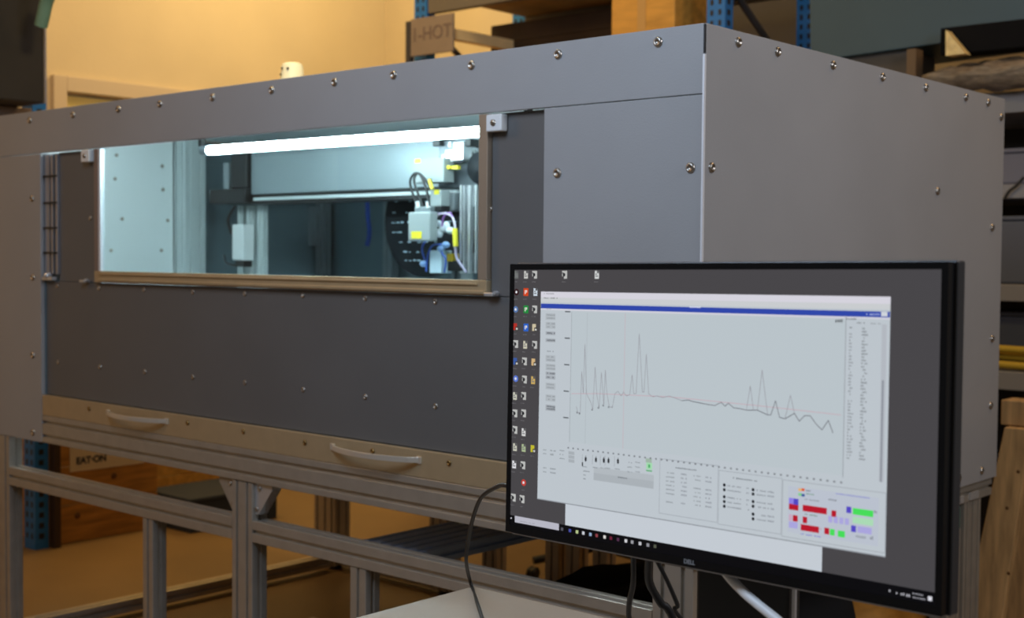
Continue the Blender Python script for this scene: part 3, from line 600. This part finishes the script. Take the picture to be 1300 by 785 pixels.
# cables
def cable(name, pts, r, label, m=M_rubber): return solo(MB().tube(pts, r, 8), name, label, 'cable', m)
c0 = W(0.0, .055, 0)
cable('black_cable', [(.37, -.915, 1.08), P(646, 617, -.86), P(632, 618, -.80), P(611, 632, -.72), P(600, 660, -.66), P(594, 690, -.62), P(592, 715, -.585), U(598, 742, 2, .7545), U(612, 785, 2, .7545), U(630, 850, 2, .7545)], .0035, 'thin black cable looping from the left edge of the monitor down onto the desk')
cable('black_cable', [P(806, 690, -.93), P(804, 706, -.92), P(804, 740, -.90), P(799, 790, -.86), (P(799, 800, -.8).x, -.75, .7545), (.35, -.55, .7545)], .0038, 'straight black cable, leftmost of the three hanging below the monitor')
cable('black_cable', [P(824, 694, -.93), P(824, 710, -.92), P(824, 738, -.90), P(838, 765, -.88), P(856, 790, -.86), (.55, -.8, .7545)], .0055, 'thick black cable, middle one of the three below the monitor')
cable('black_cable', [P(828, 696, -.93), P(834, 712, -.92), P(848, 740, -.90), P(860, 768, -.88), P(868, 790, -.86), (.6, -.7, .7545)], .0030, 'thin slanting black cable, rightmost of the three below the monitor')
cable('white_cable', [P(905, 700, -.985), P(922, 728, -1.0), P(944, 752, -1.02), P(965, 770, -1.03), P(990, 790, -1.04), P(1015, 812, -1.05), P(1060, 850, -1.07), (.84, -1.10, .7565)], .0058, 'thick white cable slanting down below the monitor in front of its stand', mat('white_cable_jacket', (.95, .96, .97), .4))

# ------------------------------------------------------------------ behind and below
# black cover draped on a low box under the enclosure
cvr = MB(); n = 14; random.seed(5); vs = []
for i in range(n+1):
    for j in range(n+1):
        x = -1.06+.80*i/n; y = .25+1.15*j/n; e = min(i, j, n-i, n-j)
        z = .44+.06*sin(i*1.1)*cos(j*.9)*.4 if e > 0 else .03
        if e == 1: z -= .05
        vs.append((x+random.uniform(-.01, .01), y+random.uniform(-.01, .01), z))
cvr.add(vs, [(i*(n+1)+j, (i+1)*(n+1)+j, (i+1)*(n+1)+j+1, i*(n+1)+j+1) for i in range(n) for j in range(n)], None, True)
solo(cvr, 'black_cover', 'black cloth draped over a low stack on the floor under the enclosure', 'cover', mat('black_cloth', (.008, .008, .009), .9))
# swivel chair behind
ch = thing('swivel_chair', 'black swivel chair with castors standing behind the enclosure stand', 'chair', (-1.97, 2.24, 0))
MB().lathe([(.03, .10), (.03, .25), (.018, .26), (.018, .46)], 14, (-1.97, 2.24, 0)).build('column', ch, M_black)
MB().lathe([(.20, .46), (.24, .48), (.24, .52), (.20, .545), (.01, .55)], 24, (-1.97, 2.24, 0)).build('seat', ch, M_black)
for k in range(5):
    t = 2*pi*k/5+.3; e = Vector((cos(t), sin(t), 0)); c = Vector((-1.97, 2.24, 0))
    lg = MB().tube([c+Vector((0, 0, .13))+e*.02, c+Vector((0, 0, .085))+e*.30], .018, 8).build('leg', ch, M_black)
    q = c+e*.30; MB().lathe([(.02, -.022), (.029, -.016), (.029, -.004), (.012, -.003), (.012, .003), (.029, .004), (.029, .016), (.02, .022)], 14, (q.x, q.y, .030), 0).build('castor', ch, M_black)

# pine crates by the left rack
kn = []
def crate(name, label, x, y0, y1, z1, m, rows, knots, d=.7):
    t = thing(name, label, 'crate', (x-d/2, (y0+y1)/2, 0), 'pine crates on the floor at the left')
    hh = z1/rows
    for r in range(rows):
        bx('board', t, (x-.022, y0, r*hh+.002), (x, y1, (r+1)*hh-.003), m, .002)
        bx('board', t, (x-d, y0, r*hh+.002), (x-.023, y0+.02, (r+1)*hh-.003), m, .002)
        bx('board', t, (x-d, y1-.02, r*hh+.002), (x-.023, y1, (r+1)*hh-.003), m, .002)
    bx('lid', t, (x-d, y0, z1), (x, y1, z1+.018), m, .002)
    for ky, kz in knots: MB().lathe([(.016, 0), (.016, .001), (.004, .0015)], 10, (x, ky, kz), 0).build('knot', t, M_knot)
    return t
c1 = crate('pine_crate', 'pine crate with a white lettered label beside the blue rack upright', -4.25, .93, 1.50, .56, M_wood, 3, ((1.25, .30), (1.05, .13), (1.32, .17), (1.18, .40)))
c2 = crate('pine_crate', 'paler pine crate behind the grey tote, right of the lettered crate', -4.55, 1.64, 2.35, .60, M_ply, 3, ((1.9, .35),))
lb = MB().box((-4.249, 1.01, .345), (-4.246, 1.42, .50)).build('label', c1, mat('label_paper', (.78, .66, .48), .6), label='white paper label with dark lettering')
text_mesh('lettering', 'EAT·ON', .045, mat('label_ink', (.02, .03, .06), .6), lb, Matrix.Identity(4), .0003, .002)
lt = bpy.data.objects['lettering']; p_ = WL.get(c1.name); lt.data.transform(frame_mtx(Vector((-4.2452, 1.13, .437))-Vector((0, 0, 0)), (0, 1, 0), (0, 0, 1))) if False else None
ts = thing('grey_tote', 'grey blue lidded tote on the floor right of the pine crates', 'box', (-4.2, 1.8, 0))
MB().prism([(-4.42, 1.54), (-4.02, 1.54), (-4.02, 2.09), (-4.42, 2.09)], 0, .15, 2).build('tub', ts, mat('tote_plastic', (.045, .055, .075), .85, spec=.2), .01)
MB().box((-4.43, 1.53, .151), (-4.01, 2.10, .175)).build('lid', ts, MATS['tote_plastic'], .006)

# rack at the left edge: blue upright with holes, deck with dark box
rk = thing('pallet_rack', 'blue perforated pallet rack frame at the left edge behind the enclosure', 'rack', (-4.25, .6, 0))
def upright(parent, x, y, z1=3.3, w=.10, d=.07, z0=0):
    mb = MB().prism([(x-w/2, y), (x+w/2, y), (x+w/2, y+d), (x+w/2-.02, y+d), (x+w/2-.02, y+.02), (x-w/2+.02, y+.02), (x-w/2+.02, y+d), (x-w/2, y+d)], z0, z1, 2)
    u = mb.build('upright', parent, M_blue)
    hm = MB()
    z = z0+.05
    while z < z1-.05:
        for s in (-1, 1): hm.box((x+s*w*.22-.008, y-.0012, z), (x+s*w*.22+.008, y-.0003, z+.026))
        hm.box((x+w/2+.0003, y+.02, z), (x+w/2+.0012, y+.045, z+.026))
        z += .05
    hm.build('slot_holes', u, M_black, kind='stuff'); return u
upright(rk, -4.28, .82); upright(rk, -4.28, -.35)
for z in (2.00,): bx('beam', rk, (-4.25, -.28, z), (-4.20, .80, z+.07), mat('rack_beam', (.20, .14, .10), .5), .003)
for z in (.35, 1.1, 2.9): bx('brace', rk, (-4.31, -.28, z), (-4.27, .82, z+.04), M_blue)
MB().tube([(-4.29, -.28, .4), (-4.29, .82, 1.1)], .014, 6).build('brace', rk, M_blue); MB().tube([(-4.29, -.28, 3.0), (-4.29, .82, 2.3)], .014, 6).build('brace', rk, M_blue)
bx('perforated_post', rk, (-4.24, .90, 0), (-4.19, .93, 1.6), mat('dark_brown_steel', (.06, .035, .02), .5))
db = thing('dark_carton', 'large dark brown carton on the rack at the upper left edge', 'box', (-4.2, .4, 2.071))
bx('carton', db, (-4.24, -.25, 2.071), (-3.95, .72, 2.535), mat('dark_card', (.022, .017, .014), .7, noise=.2, nscale=4), .004)
bx('flap', db, (-4.24, .725, 2.071), (-3.952, .732, 2.50), mat('grey_flap', (.30, .24, .20), .7))
solo(MB().tube([P(70, -20, .60), P(60, 0, .60), P(55, 20, .60), P(52, 33, .60)], .028, 10), 'green_strap', 'pale green hanging strap beside the dark carton', 'strap', mat('green_webbing', (.14, .26, .20), .7))

# big rack behind the enclosure
rk2 = thing('pallet_rack', 'large blue pallet rack standing behind the enclosure at the top centre', 'rack', (-2.5, 3.45, 0))
for x in (-1.90, -3.88):
    for y in (3.0, 3.85): upright(rk2, x, y, 3.4)
    MB().tube([(x, 3.05, 2.75), (x, 3.87, 2.25)], .018, 6).build('brace', rk2, mat('brace_dark', (.05, .05, .055), .5)); MB().tube([(x, 3.05, 1.2), (x, 3.87, 1.8)], .018, 6).build('brace', rk2, MATS['brace_dark'])
M_beam = mat('olive_beam', (.17, .15, .12), .5)
for z in (1.10, 2.33, 2.78): bx('beam', rk2, (-3.82, 3.0, z), (-1.96, 3.05, z+.10), M_beam, .003); bx('beam', rk2, (-3.82, 3.84, z), (-1.96, 3.89, z+.10), M_beam, .003)
for z in (1.201, 2.431, 2.881): bx('deck', rk2, (-3.82, 3.0, z), (-1.96, 3.89, z+.02), mat('deck_chipboard', (.40, .24, .09), .8, noise=.2), 0)
oc = thing('orange_carton', 'bright orange-brown carton against the blue rack upright', 'box', (-2.25, 3.2, 2.452))
bx('carton', oc, (-2.50, 2.98, 2.452), (-2.12, 3.4, 2.70), M_ply, .004); bx('tape', oc, (-2.34, 2.978, 2.453), (-2.29, 2.9799, 2.69), mat('tape_tan', (.62, .36, .12), .4))
dc = thing('brown_crate', 'dark brown wooden crate on the rack shelf left of the orange carton', 'crate', (-3.0, 3.3, 2.452))
for k in range(3): bx('board', dc, (-3.79, 3.50, 2.453+k*.108), (-2.53, 3.52, 2.559+k*.108), mat('dark_wood', (.045, .024, .012), .7, noise=.3, nscale=4), .002)
bx('side_board', dc, (-3.79, 3.521, 2.453), (-3.77, 3.8, 2.775), MATS['dark_wood']); bx('side_board', dc, (-2.55, 3.521, 2.453), (-2.53, 3.8, 2.775), MATS['dark_wood'])
pb = thing('pale_board', 'pale pine board jutting from the rack beside the hanging sign', 'board', (-3.62, 3.0, 2.5))
bx('board', pb, (-3.64, 2.96, 2.61), (-3.59, 3.48, 2.67), mat('pale_pine', (.95, .74, .42), .5, noise=.1), .003)
sg = thing('hanging_sign', 'grey-brown hanging sign with faint hand lettering before the yellow wall', 'sign', P(548, 70, 2.9))
a = P(521, 72, 2.9); b = P(575, 16, 2.9)
bx('plate', sg, (a.x, 2.9, a.z), (b.x, 2.915, b.z), mat('sign_board', (.30, .24, .19), .7, noise=.1, nscale=6), .002)
bx('edge_post', sg, (a.x-.035, 2.895, a.z-.30), (a.x-.002, 2.93, b.z-.01), mat('brace_dark', 0))
text_mesh('lettering', '1-HOT', .105, mat('sign_ink', (.19, .14, .12), .8), sg, Matrix.Identity(4), .0003, .001)
# letterings were made at the origin: move them to their boards
for o, par, pos, xd in ((bpy.data.objects['lettering'], c1, (-4.2452, 1.125, .395), (0, 1, 0)), (bpy.data.objects['lettering.001'], sg, ((a.x+b.x)/2, 2.898, (a.z+b.z)/2+.01), (1, 0, 0))):
    o.data.transform(Matrix.Translation(WL.get(o.parent.name, Vector((0, 0, 0)))))
    o.data.transform(frame_mtx(pos, xd, (0, 0, 1)))
    o.data.transform(Matrix.Translation(-WL.get(o.parent.name, Vector((0, 0, 0)))))

# shelving on the right, behind the side panel
M_sh = mat('shelf_grey', (.26, .25, .25), .5)
sh = thing('storage_shelf', 'tall grey storage shelf behind the right side of the enclosure', 'shelf', (-.3, 3.3, 0))
for x in (-1.25, .75):
    for y in (3.02, 3.60): bx('post', sh, (x, y, 0), (x+.05, y+.05, 2.084), M_sh)
for z0, z1 in ((2.0, 2.085), (1.655, 1.712), (1.24, 1.308), (.88, .955), (.45, .52), (.08, .14)):
    bx('shelf_board', sh, (-1.25, 3.0, z0), (.80, 3.66, z1), M_sh, .003)
bx('back_sheet', sh, (-1.25, 3.661, .08), (.80, 3.675, 2.08), mat('dark_back', (.04, .036, .034), .7))
def bins(z, h, gname, m, lab, ys=3.04):
    for k, x in enumerate((-.72, -.18, .30)):
        t = thing('storage_bin', lab % ('leftmost', 'middle', 'rightmost')[k], 'bin', (x+.2, ys+.2, z), gname)
        bx('tub', t, (x, ys, z+.001), (x+.44, ys+.40, z+h), m, .012); bx('rim', t, (x-.006, ys-.006, z+h), (x+.446, ys+.406, z+h+.018), m, .005)
bins(1.712, .13, 'bins on the third shelf', mat('bin_lilac', (.17, .165, .20), .5), 'low grey lilac bin on the upper shelf board, %s of its row')
bins(1.308, .26, 'bins on the middle shelf', mat('bin_blue', (.10, .11, .14), .5), 'blue grey bin on the middle shelf board, %s of its row')
bins(.955, .22, 'bins on the lower shelf', mat('bin_slate', (.09, .095, .115), .5), 'slate grey bin behind the yellow straps, %s of its row', 3.14)
random.seed(11)
for k in range(3):
    pts = [(-.66+.3*i+random.uniform(-.05, .05), 3.03+.03*(k % 2)+random.uniform(-.01, .01), .972+k*.035+random.uniform(-.004, .012)) for i in range(5)]
    solo(MB().tube(pts, .016, 8), 'yellow_strap', ('lowest', 'middle', 'topmost')[k]+' of the yellow straps lying on the lower shelf board', 'strap', mat('yellow_strap_m', (.55, .36, .03), .6), group='yellow straps on the shelf')
# goods on top of the shelving
tb = thing('teal_box', 'huge dull teal panel box on top of the shelving at the upper right', 'box', (-.4, 3.1, 2.3))
mb = MB().box((-.98, 0, 0), (.98, .5, .62)); o = mb.build('box', None, mat('teal_sheet', (.045, .095, .13), .5, noise=.08, nscale=2), .004)
o.parent = tb; o.matrix_parent_inverse = Matrix.Identity(4); o.location = Vector((-.41, 2.98, 2.318))-WL[tb.name]; o.rotation_euler = (0, radians(-2.0), 0)
mb = MB().box((-.99, -.004, .60), (.99, -.0005, .63)); o2 = mb.build('lid_edge', None, M_sh); o2.parent = tb; o2.location = o.location; o2.rotation_euler = o.rotation_euler
bb = thing('black_case', 'black case lying under the teal box, open left end catching the light', 'case', (-.4, 3.0, 2.2))
bx('case', bb, (-.74, 2.86, 2.235), (.20, 2.975, 2.345), mat('matt_black', (.004, .004, .005), .8, spec=.15), .004)
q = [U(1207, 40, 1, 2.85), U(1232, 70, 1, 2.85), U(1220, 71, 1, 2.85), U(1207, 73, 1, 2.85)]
MB().prism([(p.x, p.z) for p in q][::-1], 2.80, 2.855, 1).build('lit_flap', bb, mat('crumpled_yellow_lit', (.95, .70, .30), .4, noise=.2, nscale=30, bump=.6, bscale=40), .002, label='crumpled flap with the yellow lamp light put into its colour')  # yellow light on the flap is put into its colour
bx('support', bb, (-.90, 2.90, 2.087), (-.86, 2.97, 2.28), mat('brown_support', (.16, .10, .05), .7))
gb = solo(MB().box((-1.30, 3.02, 2.087), (-.95, 3.3, 2.298)), 'grey_carton', 'grey-brown carton under the teal box, left of the black case', 'box', mat('grey_carton_m', (.09, .08, .07), .7), .006)
gbd = solo(MB().box((-3.05, 4.62, 0), (-2.05, 4.66, 3.3)), 'grey_board', 'tall grey sheet added for the shade on the rear wall, behind the crossed braces between the blue uprights', 'board', mat('wall_shade_m', (.13, .125, .13), .7), .004)  # added grey sheet, stands for the rack's shade on the wall
# crumpled wrap
wr = MB(); vs = []; nx, nz = 26, 14; random.seed(9)
for i in range(nx+1):
    for j in range(nz):
        t = 2*pi*j/nz; s = i/nx; rx = .055*(.25+.9*sin(pi*min(1, s*1.15+.04))**.5) if s < .85 else .05
        jit = 1+.28*sin(i*1.3+j*2.1)*.5+random.uniform(-.08, .08)
        vs.append((-.81+.96*s, 2.93+.08*cos(t)*jit, min(2.228, 2.146+rx*sin(t)*jit*(.95))))
wr.add(vs, [(i*nz+j, i*nz+(j+1) % nz, (i+1)*nz+(j+1) % nz, (i+1)*nz+j) for i in range(nx) for j in range(nz)]+[tuple(range(nz))[::-1], tuple(nx*nz+j for j in range(nz))], None, True)
solo(wr, 'wrapped_bundle', 'crumpled plastic-wrapped bundle on the upper right shelf board', 'bundle', mat('plastic_wrap', (.26, .20, .14), .25, noise=.5, nscale=14, stretch=(1, 1, 5), bump=.5, bscale=30))
solo(MB().tube([U(1300, 225, 1, 2.98), U(1290, 236, 1, 2.98), U(1281, 243, 1, 2.98), U(1275, 253, 1, 2.98)], .006), 'thin_cord', 'thin dark cord hanging at the shelf edge by the right border', 'cord', M_rubber)

# sawhorse at the right edge
sw = thing('sawhorse', 'pine sawhorse with splayed legs behind the right end of the enclosure', 'sawhorse', (-.05, 2.1, 0))
a = P(1270, 545, 2.0)
bx('top_beam', sw, (a.x, 2.0, .862), (a.x+1.0, 2.10, .945), M_woodz, .004)
def leg(x0, x1, y0, y1, z1=.86):
    vs = []
    for (x, y, wd, z) in ((x0, y0, .135, 0), (x1, y1, .085, z1)):
        vs += [(x, y, z), (x+wd, y, z), (x+wd, y+.04, z), (x, y+.04, z)]
    return MB().add(vs, [(3, 2, 1, 0), (4, 5, 6, 7), (0, 1, 5, 4), (1, 2, 6, 5), (2, 3, 7, 6), (3, 0, 4, 7)])
lg = leg(-.24, -.103, 1.90, 1.958).build('leg', sw, M_woodz, .003)
for px, py in ((1281, 728), (1277, 646), (1290, 600)):
    c = U(px, py, 1, 1.93); MB().lathe([(.006, -.001), (.005, -.0015), (.001, -.002)], 9, (c.x, 1.9+.058*c.z/.86, c.z), 1).build('knot', lg, M_knot)
leg(-.24, -.103, 2.16, 2.102).build('leg', sw, M_woodz, .003); leg(.80, .70, 1.90, 1.958).build('leg', sw, M_woodz, .003); leg(.80, .70, 2.16, 2.102).build('leg', sw, M_woodz, .003)
bk = solo(MB().box((-.50, 2.52, 0), (.35, 2.85, .62)), 'black_cabinet', 'black low cabinet in shadow behind the sawhorse', 'cabinet', M_black, .005)
yf = thing('orange_floor_shape', 'low round shape standing in for the orange floor beneath the monitor right half', 'drum', P(1080, 760, 2.5).xy.to_3d())  # drum shape stands in for the orange floor
c = P(1090, 775, 2.5)
MB().lathe([(.26, 0), (.26, .02), (.25, .03), (.25, .16), (.26, .17), (.26, .19), (.01, .19)], 28, (c.x, 2.5, 0)).build('floor_stand_in', yf, M_ply)
